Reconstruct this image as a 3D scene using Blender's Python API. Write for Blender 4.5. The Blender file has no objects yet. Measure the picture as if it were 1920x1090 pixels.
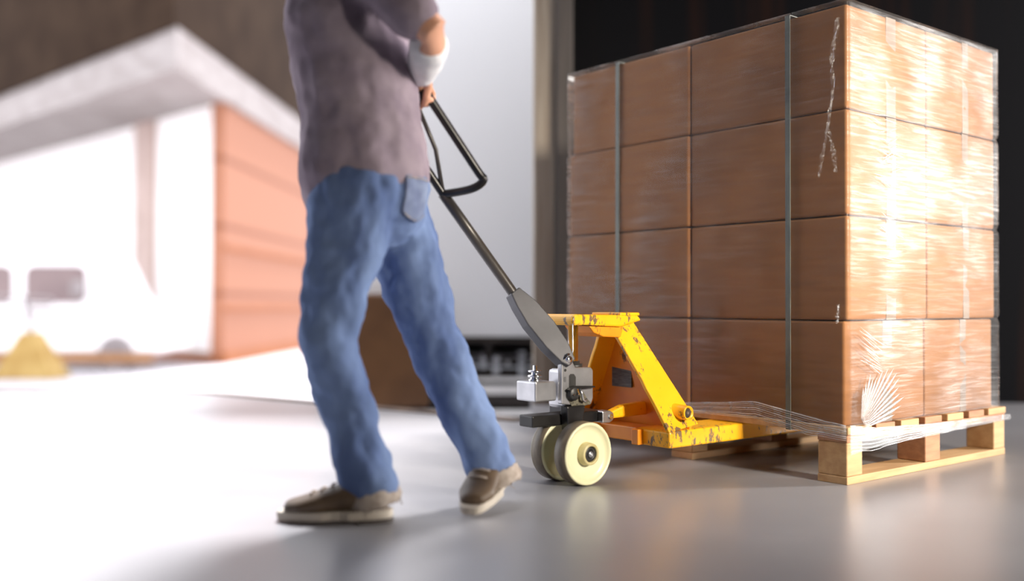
import bpy, bmesh, math, random
from mathutils import Vector, Matrix, noise
random.seed(7)
S = bpy.context.scene
COL = S.collection
PI = math.pi

# ------------------------------------------------------------------ camera
cd = bpy.data.cameras.new('camera'); cam = bpy.data.objects.new('camera', cd); COL.objects.link(cam)
cd.sensor_width = 36; cd.lens = 36*1828.2/1920
cam.location = (0, 0, .5)
cam.rotation_euler = (Matrix.Rotation(PI/2+.0141, 4, 'X') @ Matrix.Rotation(.0021, 4, 'Z')).to_euler()
cd.dof.use_dof = True; cd.dof.focus_distance = 2.85; cd.dof.aperture_fstop = .7
cd.clip_end = 300
S.camera = cam

# ------------------------------------------------------------------ sky, light, exposure
S.view_settings.view_transform = 'Standard'; S.view_settings.look = 'None'
S.view_settings.gamma = 1; S.view_settings.exposure = 0.0
W = bpy.data.worlds.new('overcast_sky'); S.world = W; W.use_nodes = True
bg = W.node_tree.nodes['Background']; bg.inputs['Color'].default_value = (.93, .94, 1, 1); bg.inputs['Strength'].default_value = 3.1

def area(name, loc, target, sx, sy, power, col, spread=PI):
    l = bpy.data.lights.new(name, 'AREA'); l.shape = 'RECTANGLE'; l.size = sx; l.size_y = sy
    l.energy = power; l.color = col; l.spread = spread
    o = bpy.data.objects.new(name, l); COL.objects.link(o); o.location = loc
    d = Vector(target)-Vector(loc); o.rotation_euler = d.to_track_quat('-Z', 'Y').to_euler()
    return o
# added unseen strip lamp at the gap in the right wall, and a floodlight of the hall
area('added_right_strip_lamp', (4.9, 3.27, 1.35), (0, 2.9, 1.35), .42, 2.6, 300, (1, .95, .90))
area('hall_floodlight', (3.3, -.3, 1.7), (.75, 3.0, .75), .5, .5, 27, (1, .90, .76), math.radians(42))

sl = bpy.data.lights.new('hazy_sun', 'SUN'); sl.energy = 11; sl.angle = math.radians(11); sl.color = (1, .97, .96)
so = bpy.data.objects.new('hazy_sun', sl); COL.objects.link(so)
sd_ = Vector((-.10, -.50, -.86)); so.rotation_euler = sd_.to_track_quat('-Z', 'Y').to_euler(); so.location = (0, 12, 12)

# ------------------------------------------------------------------ materials
def newmat(name):
    m = bpy.data.materials.new(name); m.use_nodes = True
    nt = m.node_tree; return m, nt, nt.nodes['Principled BSDF']
def setp(b, col, rough, metal=0, spec=.5):
    b.inputs['Base Color'].default_value = (*col, 1); b.inputs['Roughness'].default_value = rough
    b.inputs['Metallic'].default_value = metal; b.inputs['Specular IOR Level'].default_value = spec
def noisy(name, c1, c2, rough=.6, metal=0, scale=8, stretch=(1, 1, 1), lo=.35, hi=.65, bump=.0, detail=4, spec=.5, c3=None, thr=.6):
    """two-tone mottled colour, optional third tone as chips and wear"""
    m, nt, b = newmat(name); setp(b, c1, rough, metal, spec)
    tc = nt.nodes.new('ShaderNodeTexCoord'); mp = nt.nodes.new('ShaderNodeMapping'); mp.inputs['Scale'].default_value = stretch
    nz = nt.nodes.new('ShaderNodeTexNoise'); nz.inputs['Scale'].default_value = scale; nz.inputs['Detail'].default_value = detail
    nt.links.new(tc.outputs['Object'], mp.inputs['Vector']); nt.links.new(mp.outputs['Vector'], nz.inputs['Vector'])
    cr = nt.nodes.new('ShaderNodeValToRGB'); cr.color_ramp.elements[0].position = lo; cr.color_ramp.elements[1].position = hi
    cr.color_ramp.elements[0].color = (*c1, 1); cr.color_ramp.elements[1].color = (*c2, 1)
    nt.links.new(nz.outputs['Fac'], cr.inputs['Fac']); out = cr.outputs['Color']
    if c3:
        mp3 = nt.nodes.new('ShaderNodeMapping'); mp3.inputs['Scale'].default_value = (1, 1, .45)
        nt.links.new(tc.outputs['Object'], mp3.inputs['Vector'])
        n3 = nt.nodes.new('ShaderNodeTexNoise'); n3.inputs['Scale'].default_value = 55; n3.inputs['Detail'].default_value = 8; n3.inputs['Roughness'].default_value = .7
        nt.links.new(mp3.outputs['Vector'], n3.inputs['Vector'])
        n4 = nt.nodes.new('ShaderNodeTexNoise'); n4.inputs['Scale'].default_value = 7; nt.links.new(tc.outputs['Object'], n4.inputs['Vector'])
        ad = nt.nodes.new('ShaderNodeMath'); ad.operation = 'ADD'; nt.links.new(n3.outputs['Fac'], ad.inputs[0])
        ml = nt.nodes.new('ShaderNodeMath'); ml.operation = 'MULTIPLY_ADD'; ml.inputs[1].default_value = .55; ml.inputs[2].default_value = -.27
        nt.links.new(n4.outputs['Fac'], ml.inputs[0]); nt.links.new(ml.outputs[0], ad.inputs[1])
        r3 = nt.nodes.new('ShaderNodeValToRGB'); r3.color_ramp.elements[0].position = thr; r3.color_ramp.elements[1].position = thr+.03
        nt.links.new(ad.outputs[0], r3.inputs['Fac'])
        mx = nt.nodes.new('ShaderNodeMix'); mx.data_type = 'RGBA'; nt.links.new(r3.outputs['Color'], mx.inputs[0])
        nt.links.new(out, mx.inputs[6]); mx.inputs[7].default_value = (*c3, 1); out = mx.outputs[2]
    nt.links.new(out, b.inputs['Base Color'])
    if bump:
        bp = nt.nodes.new('ShaderNodeBump'); bp.inputs['Strength'].default_value = bump; bp.inputs['Distance'].default_value = .01
        nt.links.new(nz.outputs['Fac'], bp.inputs['Height']); nt.links.new(bp.outputs['Normal'], b.inputs['Normal'])
    return m
def grooved(name, c1, c2, axis, freq, width=.06, rough=.6, bump=.6):
    """panels with dark grooves repeated along one object axis"""
    m, nt, b = newmat(name); setp(b, c1, rough)
    tc = nt.nodes.new('ShaderNodeTexCoord'); sp = nt.nodes.new('ShaderNodeSeparateXYZ'); nt.links.new(tc.outputs['Object'], sp.inputs[0])
    mu = nt.nodes.new('ShaderNodeMath'); mu.operation = 'MULTIPLY'; mu.inputs[1].default_value = freq; nt.links.new(sp.outputs[axis], mu.inputs[0])
    fr = nt.nodes.new('ShaderNodeMath'); fr.operation = 'FRACT'; nt.links.new(mu.outputs[0], fr.inputs[0])
    lt = nt.nodes.new('ShaderNodeMath'); lt.operation = 'LESS_THAN'; lt.inputs[1].default_value = width; nt.links.new(fr.outputs[0], lt.inputs[0])
    mx = nt.nodes.new('ShaderNodeMix'); mx.data_type = 'RGBA'; nt.links.new(lt.outputs[0], mx.inputs[0])
    mx.inputs[6].default_value = (*c1, 1); mx.inputs[7].default_value = (*c2, 1); nt.links.new(mx.outputs[2], b.inputs['Base Color'])
    bp = nt.nodes.new('ShaderNodeBump'); bp.inputs['Strength'].default_value = bump; bp.invert = True; bp.inputs['Distance'].default_value = .02
    nt.links.new(lt.outputs[0], bp.inputs['Height']); nt.links.new(bp.outputs['Normal'], b.inputs['Normal'])
    return m

M = {}
M['floor'] = noisy('polished_concrete', (.27, .268, .288), (.315, .313, .333), rough=.31, scale=1.6, stretch=(1, 1, 1), detail=8, bump=.02, spec=.8)
M['yard'] = noisy('yard_concrete', (.42, .39, .41), (.50, .48, .50), rough=.8, scale=.6)
M['dock_steel'] = noisy('dock_steel', (.10, .07, .055), (.20, .14, .10), rough=.5, metal=.3, scale=9)
M['pillar'] = noisy('weathered_door_jamb', (.26, .21, .165), (.38, .33, .27), rough=.7, scale=7, stretch=(6, 6, .25), bump=.1)
M['jamb_dark'] = noisy('dark_jamb', (.045, .038, .034), (.075, .062, .055), rough=.7, scale=6, stretch=(5, 5, .3))
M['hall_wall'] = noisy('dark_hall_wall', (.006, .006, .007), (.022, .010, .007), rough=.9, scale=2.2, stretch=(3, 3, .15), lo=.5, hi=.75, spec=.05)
M['unseen_ceiling'] = noisy('unseen_dark_ceiling', (.02, .02, .022), (.03, .03, .03), rough=.9, scale=3)
M['card'] = noisy('brown_cardboard', (.235, .098, .030), (.275, .120, .040), rough=.75, scale=5, stretch=(1, 1, 9), bump=.03, spec=.25)
M['card_edge'] = noisy('cardboard_seam', (.16, .09, .05), (.22, .13, .07), rough=.9, scale=30)
M['tape'] = noisy('brown_packing_tape', (.15, .10, .065), (.19, .13, .085), rough=.5, spec=.2, scale=10, stretch=(1, 1, 3))
M['strap'] = noisy('grey_green_strap', (.085, .10, .085), (.13, .145, .12), rough=.45, scale=40, stretch=(1, 1, .3))
M['pine'] = noisy('pallet_pine', (.50, .30, .14), (.62, .40, .20), rough=.75, scale=5, stretch=(1, 6, 9), bump=.08)
M['pine_red'] = noisy('pallet_reddish_pine', (.36, .17, .09), (.48, .25, .13), rough=.75, scale=5, stretch=(1.5, 6, 9), bump=.08)
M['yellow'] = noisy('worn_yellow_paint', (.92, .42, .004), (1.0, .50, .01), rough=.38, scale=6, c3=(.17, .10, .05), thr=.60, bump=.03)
M['yellow_shaded'] = noisy('yellow_paint_shaded', (.72, .21, .006), (.86, .30, .008), rough=.4, scale=7, c3=(.12, .05, .02), thr=.66)  # same yellow as the frame, with shade painted in as deeper orange
M['nylon'] = noisy('cream_nylon', (.74, .72, .46), (.82, .80, .56), rough=.35, scale=9, spec=.5)
M['nylon_hub'] = noisy('stained_nylon', (.50, .40, .15), (.72, .66, .38), rough=.4, scale=16)
M['tread'] = noisy('soiled_tread', (.11, .085, .058), (.22, .175, .12), rough=.5, scale=18, stretch=(1, 3, 1))
M['black'] = noisy('black_rubber', (.015, .015, .016), (.035, .034, .034), rough=.45, scale=20)
M['black_paint'] = noisy('black_painted_steel', (.014, .013, .014), (.03, .028, .028), rough=.3, metal=.4, scale=12)
M['silver'] = noisy('cast_aluminium', (.42, .42, .44), (.56, .56, .58), rough=.3, metal=.8, scale=14, bump=.05, c3=(.10, .085, .05), thr=.80)
M['steel'] = noisy('brushed_steel', (.42, .44, .48), (.62, .63, .66), rough=.28, metal=.9, scale=30)
M['grime'] = noisy('oily_grime', (.05, .045, .03), (.16, .145, .10), rough=.6, scale=120, bump=.5)
m, nt, b = newmat('chrome'); setp(b, (.92, .92, .94), .16, 1); M['chrome'] = m
M['handle'] = noisy('grey_painted_steel', (.055, .055, .062), (.085, .084, .094), rough=.38, metal=.3, scale=9)
M['tube'] = noisy('dark_handle_tube', (.045, .04, .038), (.075, .066, .06), rough=.35, metal=.3, scale=9)
M['label'] = noisy('grey_label', (.06, .06, .065), (.13, .13, .14), rough=.5, scale=30, stretch=(1, 1, 6))
M['shirt'] = noisy('mauve_grey_cotton', (.23, .185, .23), (.31, .255, .30), rough=.9, scale=14, bump=.2, spec=.1)
M['jeans'] = noisy('faded_denim', (.085, .125, .26), (.17, .24, .42), rough=.9, scale=5, stretch=(2, 2, .7), bump=.15, spec=.1, detail=8)
M['denim_dark'] = noisy('denim_pocket', (.14, .17, .28), (.22, .27, .40), rough=.9, scale=24, spec=.1)
M['fray'] = noisy('frayed_cotton', (.30, .25, .215), (.42, .36, .32), rough=.95, scale=60)
M['skin'] = noisy('skin', (.62, .31, .20), (.70, .37, .25), rough=.5, scale=9)
M['white_cloth'] = noisy('white_cuff', (.80, .80, .84), (.90, .90, .93), rough=.85, scale=20, bump=.1)
M['hair'] = noisy('brown_hair', (.05, .03, .02), (.09, .055, .035), rough=.6, scale=40, stretch=(1, 1, 6))
M['shoe'] = noisy('brown_leather', (.075, .048, .030), (.13, .085, .05), rough=.5, scale=18, bump=.1)
M['sole'] = noisy('shoe_sole', (.48, .43, .37), (.58, .52, .45), rough=.7, scale=20)
M['sole_dark'] = noisy('dark_heel', (.05, .04, .038), (.09, .075, .07), rough=.7, scale=20)
M['trailer'] = grooved('white_trailer_panel', (.97, .97, .98), (.93, .93, .94), 0, .8, .012, rough=.4, bump=.1)
M['chassis'] = noisy('dark_chassis', (.02, .016, .014), (.055, .042, .036), rough=.5, metal=.3, scale=9, stretch=(1, 1, 4))
M['flare_brown'] = noisy('flare_brown_tone', (.12, .05, .015), (.17, .075, .025), rough=.6, scale=4)  # brown flare tone put into the colour of an added panel
M['rail'] = noisy('white_rail', (.80, .78, .76), (.92, .90, .88), rough=.4, scale=5)
M['white_wall'] = noisy('pale_render', (.88, .85, .83), (.94, .92, .90), rough=.85, scale=1.2)
M['salmon'] = grooved('flare_tinted_cladding', (.30, .120, .062), (.18, .055, .018), 2, .72, .09, rough=.7)  # orange lens-flare glow painted into the wall colour
M['pink'] = noisy('pale_pink_render', (.42, .32, .28), (.48, .37, .33), rough=.85, scale=1.5)
M['plinth'] = noisy('flare_tinted_plinth', (.24, .075, .018), (.30, .10, .03), rough=.8, scale=2)  # orange of the flare painted into the base strip
M['fascia'] = noisy('beige_fascia', (.22, .19, .18), (.30, .27, .26), rough=.7, scale=1.5, stretch=(1, 1, 3))
M['clad_dark'] = noisy('dark_brown_cladding', (.024, .014, .009), (.036, .022, .014), rough=.9, scale=1.2, spec=.05)
M['van'] = noisy('white_van_paint', (.88, .85, .86), (.93, .91, .92), rough=.3, scale=2)
M['van_glass'] = noisy('tinted_glass', (.16, .11, .11), (.21, .15, .145), rough=.15, scale=2)
M['van_sill'] = noisy('orange_sill', (.26, .11, .03), (.32, .15, .05), rough=.6, scale=3)
M['ochre'] = noisy('ochre_concrete', (.30, .18, .045), (.40, .27, .09), rough=.85, scale=4)
M['post'] = noisy('grey_post', (.22, .19, .19), (.28, .25, .25), rough=.5, scale=8)

def film_mat(name, white, gloss, streak, rough=.12, stretch=(1, 1, 14), fan=False):
    m = bpy.data.materials.new(name); m.use_nodes = True; nt = m.node_tree; nt.nodes.clear()
    N = nt.nodes.new; L = nt.links.new
    out = N('ShaderNodeOutputMaterial'); tr = N('ShaderNodeBsdfTransparent'); gl = N('ShaderNodeBsdfGlossy'); df = N('ShaderNodeBsdfDiffuse')
    gl.inputs['Roughness'].default_value = rough; df.inputs['Color'].default_value = (.92, .93, .97, 1)
    tc = N('ShaderNodeTexCoord'); mp = N('ShaderNodeMapping'); mp.inputs['Scale'].default_value = stretch
    mp.inputs['Rotation'].default_value = (0.0, 0.06, 0)
    L(tc.outputs['Object'], mp.inputs['Vector'])
    nz = N('ShaderNodeTexNoise'); nz.inputs['Scale'].default_value = 7; nz.inputs['Detail'].default_value = 6; nz.inputs['Roughness'].default_value = .6
    nz.inputs['Distortion'].default_value = .4
    L(mp.outputs['Vector'], nz.inputs['Vector'])
    bp = N('ShaderNodeBump'); bp.inputs['Strength'].default_value = .2; bp.inputs['Distance'].default_value = .006
    L(nz.outputs['Fac'], bp.inputs['Height']); L(bp.outputs['Normal'], gl.inputs['Normal'])
    fr = N('ShaderNodeFresnel'); fr.inputs['IOR'].default_value = 1.5; L(bp.outputs['Normal'], fr.inputs['Normal'])
    mu = N('ShaderNodeMath'); mu.operation = 'MULTIPLY'; mu.inputs[1].default_value = gloss; mu.use_clamp = True; L(fr.outputs[0], mu.inputs[0])
    rp = N('ShaderNodeMapRange'); rp.inputs['From Min'].default_value = .50; rp.inputs['From Max'].default_value = .75
    rp.inputs['To Min'].default_value = white; rp.inputs['To Max'].default_value = white+streak; L(nz.outputs['Fac'], rp.inputs['Value'])
    if name == 'stretch_film':
        n2 = N('ShaderNodeTexNoise'); n2.inputs['Scale'].default_value = 3; n2.inputs['Detail'].default_value = 2
        L(tc.outputs['Object'], n2.inputs['Vector'])
        g1 = N('ShaderNodeMapRange'); g1.inputs['From Min'].default_value = .46; g1.inputs['From Max'].default_value = .68; g1.inputs['To Min'].default_value = .42; g1.inputs['To Max'].default_value = 1.15
        g2 = N('ShaderNodeMapRange'); g2.inputs['From Min'].default_value = .42; g2.inputs['From Max'].default_value = .60; g2.inputs['To Min'].default_value = .25; g2.inputs['To Max'].default_value = 1.2
        L(nz.outputs['Fac'], g1.inputs['Value']); L(n2.outputs['Fac'], g2.inputs['Value'])
        g3 = N('ShaderNodeMath'); g3.operation = 'MULTIPLY'; L(g1.outputs[0], g3.inputs[0]); L(g2.outputs[0], g3.inputs[1])
        g4 = N('ShaderNodeMath'); g4.operation = 'MULTIPLY'; g4.use_clamp = True; L(g3.outputs[0], g4.inputs[0]); L(mu.outputs[0], g4.inputs[1]); mu = g4
    m1 = N('ShaderNodeMixShader'); L(rp.outputs[0], m1.inputs[0]); L(tr.outputs[0], m1.inputs[1]); L(df.outputs[0], m1.inputs[2])
    m2 = N('ShaderNodeMixShader'); L(mu.outputs[0], m2.inputs[0]); L(m1.outputs[0], m2.inputs[1]); L(gl.outputs[0], m2.inputs[2])
    L(m2.outputs[0], out.inputs['Surface'])
    return m
M['film'] = film_mat('stretch_film', .02, .75, .03, rough=.3)
M['film_fold'] = film_mat('folded_film', .20, .5, .35, rough=.2, stretch=(3, 3, 3))
M['film_web'] = film_mat('gathered_film', .02, .16, .10, rough=.2, stretch=(2, 2, 22))

# ------------------------------------------------------------------ mesh helpers
class MB:
    def __init__(s): s.v = []; s.f = []; s.sm = []
    def add(s, vs, fs, smooth=False):
        n = len(s.v); s.v += [tuple(v) for v in vs]; s.f += [tuple(i+n for i in f) for f in fs]; s.sm += [smooth]*len(fs); return s
    def box(s, x0, x1, y0, y1, z0, z1):
        return s.add([(x0, y0, z0), (x1, y0, z0), (x1, y1, z0), (x0, y1, z0), (x0, y0, z1), (x1, y0, z1), (x1, y1, z1), (x0, y1, z1)],
                     [(3, 2, 1, 0), (4, 5, 6, 7), (0, 1, 5, 4), (1, 2, 6, 5), (2, 3, 7, 6), (3, 0, 4, 7)])
    def prism(s, poly, vec):
        n = len(poly); v = Vector(vec); a = [Vector(p) for p in poly]
        return s.add(a+[p+v for p in a], [tuple(range(n-1, -1, -1)), tuple(range(n, 2*n))]+[(i, (i+1) % n, n+(i+1) % n, n+i) for i in range(n)])
    def hexa(s, a, b):   # two quads joined
        return s.add(list(a)+list(b), [(3, 2, 1, 0), (4, 5, 6, 7), (0, 1, 5, 4), (1, 2, 6, 5), (2, 3, 7, 6), (3, 0, 4, 7)])
    def lathe(s, prof, c, axis, seg=48, smooth=True):
        """prof: (distance along axis, radius)"""
        ax = Vector(axis).normalized(); t = Vector((0, 0, 1)) if abs(ax.z) < .9 else Vector((1, 0, 0))
        e1 = ax.cross(t).normalized(); e2 = ax.cross(e1); c = Vector(c); vs = []; fs = []
        for d, r in prof:
            for i in range(seg):
                a = 2*PI*i/seg; vs.append(c+ax*d+(e1*math.cos(a)+e2*math.sin(a))*max(r, 1e-5))
        for k in range(len(prof)-1):
            for i in range(seg):
                j = (i+1) % seg; fs.append((k*seg+i, k*seg+j, (k+1)*seg+j, (k+1)*seg+i))
        return s.add(vs, fs, smooth)
    def cyl(s, a, b, r, seg=24, r2=None):
        a = Vector(a); b = Vector(b); l = (b-a).length; r2 = r if r2 is None else r2
        return s.lathe([(0, 0), (0, r), (0, r), (l, r2), (l, r2), (l, 0)], a, b-a, seg)
    def tube(s, pts, r, seg=12):
        pts = [Vector(p) for p in pts]; rr = r if isinstance(r, (list, tuple)) else [r]*len(pts)
        vs = []; fs = []; t0 = (pts[1]-pts[0]).normalized(); ref = Vector((0, 0, 1)) if abs(t0.z) < .9 else Vector((1, 0, 0))
        e1 = t0.cross(ref).normalized()
        for k, p in enumerate(pts):
            t = (pts[min(k+1, len(pts)-1)]-pts[max(k-1, 0)]).normalized(); e1 = (e1-t*e1.dot(t)).normalized(); e2 = t.cross(e1)
            for i in range(seg):
                a = 2*PI*i/seg; vs.append(p+(e1*math.cos(a)+e2*math.sin(a))*rr[k])
        for k in range(len(pts)-1):
            for i in range(seg):
                j = (i+1) % seg; fs.append((k*seg+i, k*seg+j, (k+1)*seg+j, (k+1)*seg+i))
        fs.append(tuple(range(seg-1, -1, -1))); n = (len(pts)-1)*seg; fs.append(tuple(range(n, n+seg)))
        return s.add(vs, fs, True)
    def chain(s, pts, rad, side, seg=20, cap=1.0):
        """closed rounded limb: rad = (radius across 'side', radius front-back) per point"""
        pts = [Vector(p) for p in pts]; sd = Vector(side); rings = []
        def frame(t):
            e1 = (sd-t*sd.dot(t)).normalized(); return e1, t.cross(e1)
        n = len(pts)
        for k, p in enumerate(pts):
            t = (pts[min(k+1, n-1)]-pts[max(k-1, 0)]).normalized(); e1, e2 = frame(t); a, b = rad[k] if isinstance(rad[k], tuple) else (rad[k], rad[k])
            m = min(a, b)
            if k == 0:
                for q in (.99, .8, .5): rings.append((p-t*m*q*cap, e1, e2, a*math.sqrt(1-q*q), b*math.sqrt(1-q*q)))
            rings.append((p, e1, e2, a, b))
            if k == n-1:
                for q in (.5, .8, .99): rings.append((p+t*m*q*cap, e1, e2, a*math.sqrt(1-q*q), b*math.sqrt(1-q*q)))
        vs = []; fs = []
        for p, e1, e2, a, b in rings:
            for i in range(seg):
                w = 2*PI*i/seg; vs.append(p+e1*a*math.cos(w)+e2*b*math.sin(w))
        for k in range(len(rings)-1):
            for i in range(seg):
                j = (i+1) % seg; fs.append((k*seg+i, k*seg+j, (k+1)*seg+j, (k+1)*seg+i))
        fs.append(tuple(range(seg-1, -1, -1))); q = (len(rings)-1)*seg; fs.append(tuple(range(q, q+seg)))
        return s.add(vs, fs, True)
    def build(s, name, mat, parent=None, bevel=0, origin=(0, 0, 0), seg=2):
        me = bpy.data.meshes.new(name); o3 = Vector(origin)
        me.from_pydata([tuple(Vector(v)-o3) for v in s.v], [], s.f); me.update()
        for p, q in zip(me.polygons, s.sm): p.use_smooth = q
        bm = bmesh.new(); bm.from_mesh(me); bmesh.ops.recalc_face_normals(bm, faces=bm.faces); bm.to_mesh(me); bm.free()
        me.materials.append(mat)
        o = bpy.data.objects.new(name, me); COL.objects.link(o)
        if parent: o.parent = parent
        if bevel:
            md = o.modifiers.new('bevel', 'BEVEL'); md.width = bevel; md.segments = seg; md.limit_method = 'ANGLE'; md.angle_limit = .6
        return o
def tag(o, label=None, cat=None, group=None, kind=None):
    if label: o['label'] = label
    if cat: o['category'] = cat
    if group: o['group'] = group
    if kind: o['kind'] = kind
    return o
def empty(name, loc=(0, 0, 0), rz=0):
    o = bpy.data.objects.new(name, None); COL.objects.link(o); o.location = loc; o.rotation_euler = (0, 0, rz); o.empty_display_size = .1; return o
def struct(o): o['kind'] = 'structure'; return o

# stack frame: corner on the floor, u along the forks, v along the dark face
YAW = .6701; C0 = Vector((.929, 2.706, 0)); U = Vector((math.cos(YAW), math.sin(YAW), 0)); V = Vector((-math.sin(YAW), math.cos(YAW), 0))
def at(u, v, z=0): return C0+U*u+V*v+Vector((0, 0, z))

# ------------------------------------------------------------------ setting
floor_poly = [(-16, 5.9), (-2.9, 5.54), (-2.3, 5.53), (-1.65, 5.38), (0, 4.16), (.1, 4.16), (.1, 5.2), (5.2, 5.2), (5.2, -5), (-16, -5)]
struct(MB().prism([(x, y, -.2) for x, y in floor_poly][::-1], (0, 0, .2)).build('floor', M['floor']))
struct(MB().box(-60, 40, 4, 120, -.95, -.75).build('ground', M['yard']))
edge = MB()
ep = floor_poly[:5]
for a, b in zip(ep, ep[1:]):
    d = Vector((b[0]-a[0], b[1]-a[1], 0)).normalized(); nrm = Vector((-d.y, d.x, 0))
    A = Vector((*a, 0)); B = Vector((*b, 0))
    edge.hexa([A+Vector((0, 0, -.28)), B+Vector((0, 0, -.28)), B+nrm*.07+Vector((0, 0, -.28)), A+nrm*.07+Vector((0, 0, -.28))],
              [A+Vector((0, 0, .008)), B+Vector((0, 0, .008)), B+nrm*.07+Vector((0, 0, .008)), A+nrm*.07+Vector((0, 0, .008))])
struct(edge.build('trim_3', M['dock_steel']))
struct(MB().box(.107, .215, 4.86, 5.06, -.75, 3.3).build('trim_1', M['pillar'], bevel=.01))
struct(MB().box(.217, .30, 4.80, 5.12, -.75, 3.3).build('trim_2', M['jamb_dark'], bevel=.008))
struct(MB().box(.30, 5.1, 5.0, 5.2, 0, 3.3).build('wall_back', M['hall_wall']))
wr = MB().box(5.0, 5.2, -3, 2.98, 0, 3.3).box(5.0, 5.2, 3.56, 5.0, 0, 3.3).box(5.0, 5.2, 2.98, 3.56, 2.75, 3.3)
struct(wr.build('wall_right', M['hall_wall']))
struct(MB().prism([(x, y, 3.3) for x, y in ((-6, -3), (5.2, -3), (5.2, 5.2), (.107, 5.2), (.107, 3.25), (-6, 3.5))], (0, 0, .15)).build('unseen_ceiling', M['unseen_ceiling']))  # unseen; edge shaped to let sky and sun in over the dock
struct(MB().box(-6.2, -6, -3.2, 3.4, 0, 3.3).build('added_wall_left', M['hall_wall']))  # unseen; added to block sky light from the left
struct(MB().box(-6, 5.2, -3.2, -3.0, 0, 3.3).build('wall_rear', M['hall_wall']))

# ------------------------------------------------------------------ pallet
pal = empty('wooden_pallet', C0, YAW)
tag(pal, 'pine pallet under the wrapped stack of cartons, with the yellow forks slid into it', 'pallet')
BV = [(0, .095), (.56, .65), (1.15, 1.245)]; BU = [(0, .078), (.417, .507), (.852, .93)]
for j, (v0, v1) in enumerate(BV):
    MB().box(0, .93, v0, v1, 0, .022).build('bottom_board', M['pine'], pal, bevel=.002)
    MB().box(0, .93, v0, v1, .1165, .138).build('stringer_board', M['pine_red'], pal, bevel=.002)
    for k, (u0, u1) in enumerate(BU):
        MB().box(u0+.001, u1-.001, v0+.001, v1-.001, .0225, .116).build('block', M['pine_red'] if k == 1 else M['pine'], pal, bevel=.003)
ud = [0, .142, .275, .41, .545, .68, .81]
for k, u0 in enumerate(ud):
    w = .10 if k not in (0, 6) else .12
    MB().box(u0, u0+w, -.003, 1.248, .1385, .160).build('deck_board', M['pine_red'] if k % 2 else M['pine'], pal, bevel=.002)

# ------------------------------------------------------------------ cartons
ZR = [(.1605, .4545), (.4575, .7495), (.7535, 1.0485), (1.0515, 1.343)]
row_name = ['bottom', 'second', 'third', 'top']
def carton_mesh(w, d, h):
    """box slightly bulged, rounded edges"""
    n = 10; mb = MB(); bm = bmesh.new(); bmesh.ops.create_cube(bm, size=1)
    bmesh.ops.subdivide_edges(bm, edges=bm.edges[:], cuts=n, use_grid_fill=True)
    sd = random.random()*50
    for v in bm.verts:
        x, y, z = v.co*2
        bulge = .004
        v.co = Vector((x*w/2*(1), y*d/2, z*h/2))
        k = (1-x*x)*(1-y*y) if abs(abs(z)-1) < 1e-4 else ((1-y*y)*(1-z*z) if abs(abs(x)-1) < 1e-4 else (1-x*x)*(1-z*z))
        nz = noise.noise(Vector((x*2+sd, y*2, z*2)))*.002
        if abs(abs(x)-1) < 1e-4: v.co.x += math.copysign(-.0015+nz*.6, x)*k
        if abs(abs(y)-1) < 1e-4: v.co.y += math.copysign(-.0015+nz*.6, y)*k
    return bm
def carton(iu, iv, r):
    u0, u1 = (.004, .4345) if iu == 0 else (.4375, .868)
    v0, v1 = (.004, .572) if iv == 0 else (.575, 1.1465)
    off = -.006 if iv == 1 else .004       # the far column stands a little proud of the near one
    if r == 0 and iv == 0: v0 += .010; v1 += .001
    if r == 3 and iv == 1: v1 -= .012; off += .004
    if r == 1 and iv == 1: v1 += .004
    z0, z1 = ZR[r]
    if iu == 0: u0 += off
    w, d, h = u1-u0, v1-v0, z1-z0
    bm = carton_mesh(w, d, h); me = bpy.data.meshes.new('carton')
    bm.to_mesh(me); bm.free(); me.materials.append(M['card'])
    for p in me.polygons: p.use_smooth = False
    o = bpy.data.objects.new('carton', me); COL.objects.link(o)
    c = at((u0+u1)/2, (v0+v1)/2, (z0+z1)/2); o.location = c; o.rotation_euler = (0, 0, YAW)
    md = o.modifiers.new('bevel', 'BEVEL'); md.width = .007; md.segments = 3; md.limit_method = 'ANGLE'; md.angle_limit = 1.0
    _u = 'x' if iu == 0 and iv == 0 else ('shaded face by the yellow truck' if iu == 0 else ('far end of the bright face' if iv == 0 else 'hidden back corner'))
    pos = {(0, 0): 'nearest corner', (0, 1): 'dark face above truck', (1, 0): 'far end of bright face', (1, 1): 'hidden back corner'}[(iu, iv)]
    tag(o, 'brown cardboard carton, %s layer of the stack, %s' % (row_name[r], pos), 'box', 'cartons stacked on the pallet')
    # tape down the end and over the top, seam of the flaps
    if iv == 0:
        tx = (.232 if iu == 0 else .672)-(u0+u1)/2+random.uniform(-.006, .006)
        tb = MB()
        hw = .026 if iu == 0 else .019
        seg = 12; pts = []
        L = [(-h/2+h*i/seg) for i in range(seg+1)]
        vs = [];
        for z in L:
            for sx in (-1, 1): vs.append((tx+sx*(hw+random.uniform(-.0015, .0015)), -d/2-.0012, z))
        for z in L:
            for sx in (-1, 1): vs.append((tx+sx*hw, -d/2+.001, z))
        fs = []; n2 = 2*(seg+1)
        for i in range(seg): fs.append((2*i, 2*i+1, 2*i+3, 2*i+2)); fs.append((n2+2*i, n2+2*i+2, n2+2*i+3, n2+2*i+1)); fs.append((2*i, 2*i+2, n2+2*i+2, n2+2*i)); fs.append((2*i+1, n2+2*i+1, n2+2*i+3, 2*i+3))
        fs.append((0, n2, n2+1, 1)); fs.append((2*seg, 2*seg+1, n2+2*seg+1, n2+2*seg))
        tb.add(vs, fs); tb.build('packing_tape', M['tape'], o)
    s = MB().box(-w/2+.01, w/2-.01, -.0012, .0012, h/2-.001, h/2+.0006)
    s.build('flap_seam', M['card_edge'], o)
    return o
for r in range(4):
    for iv in range(2):
        for iu in range(2): carton(iu, iv, r)

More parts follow.
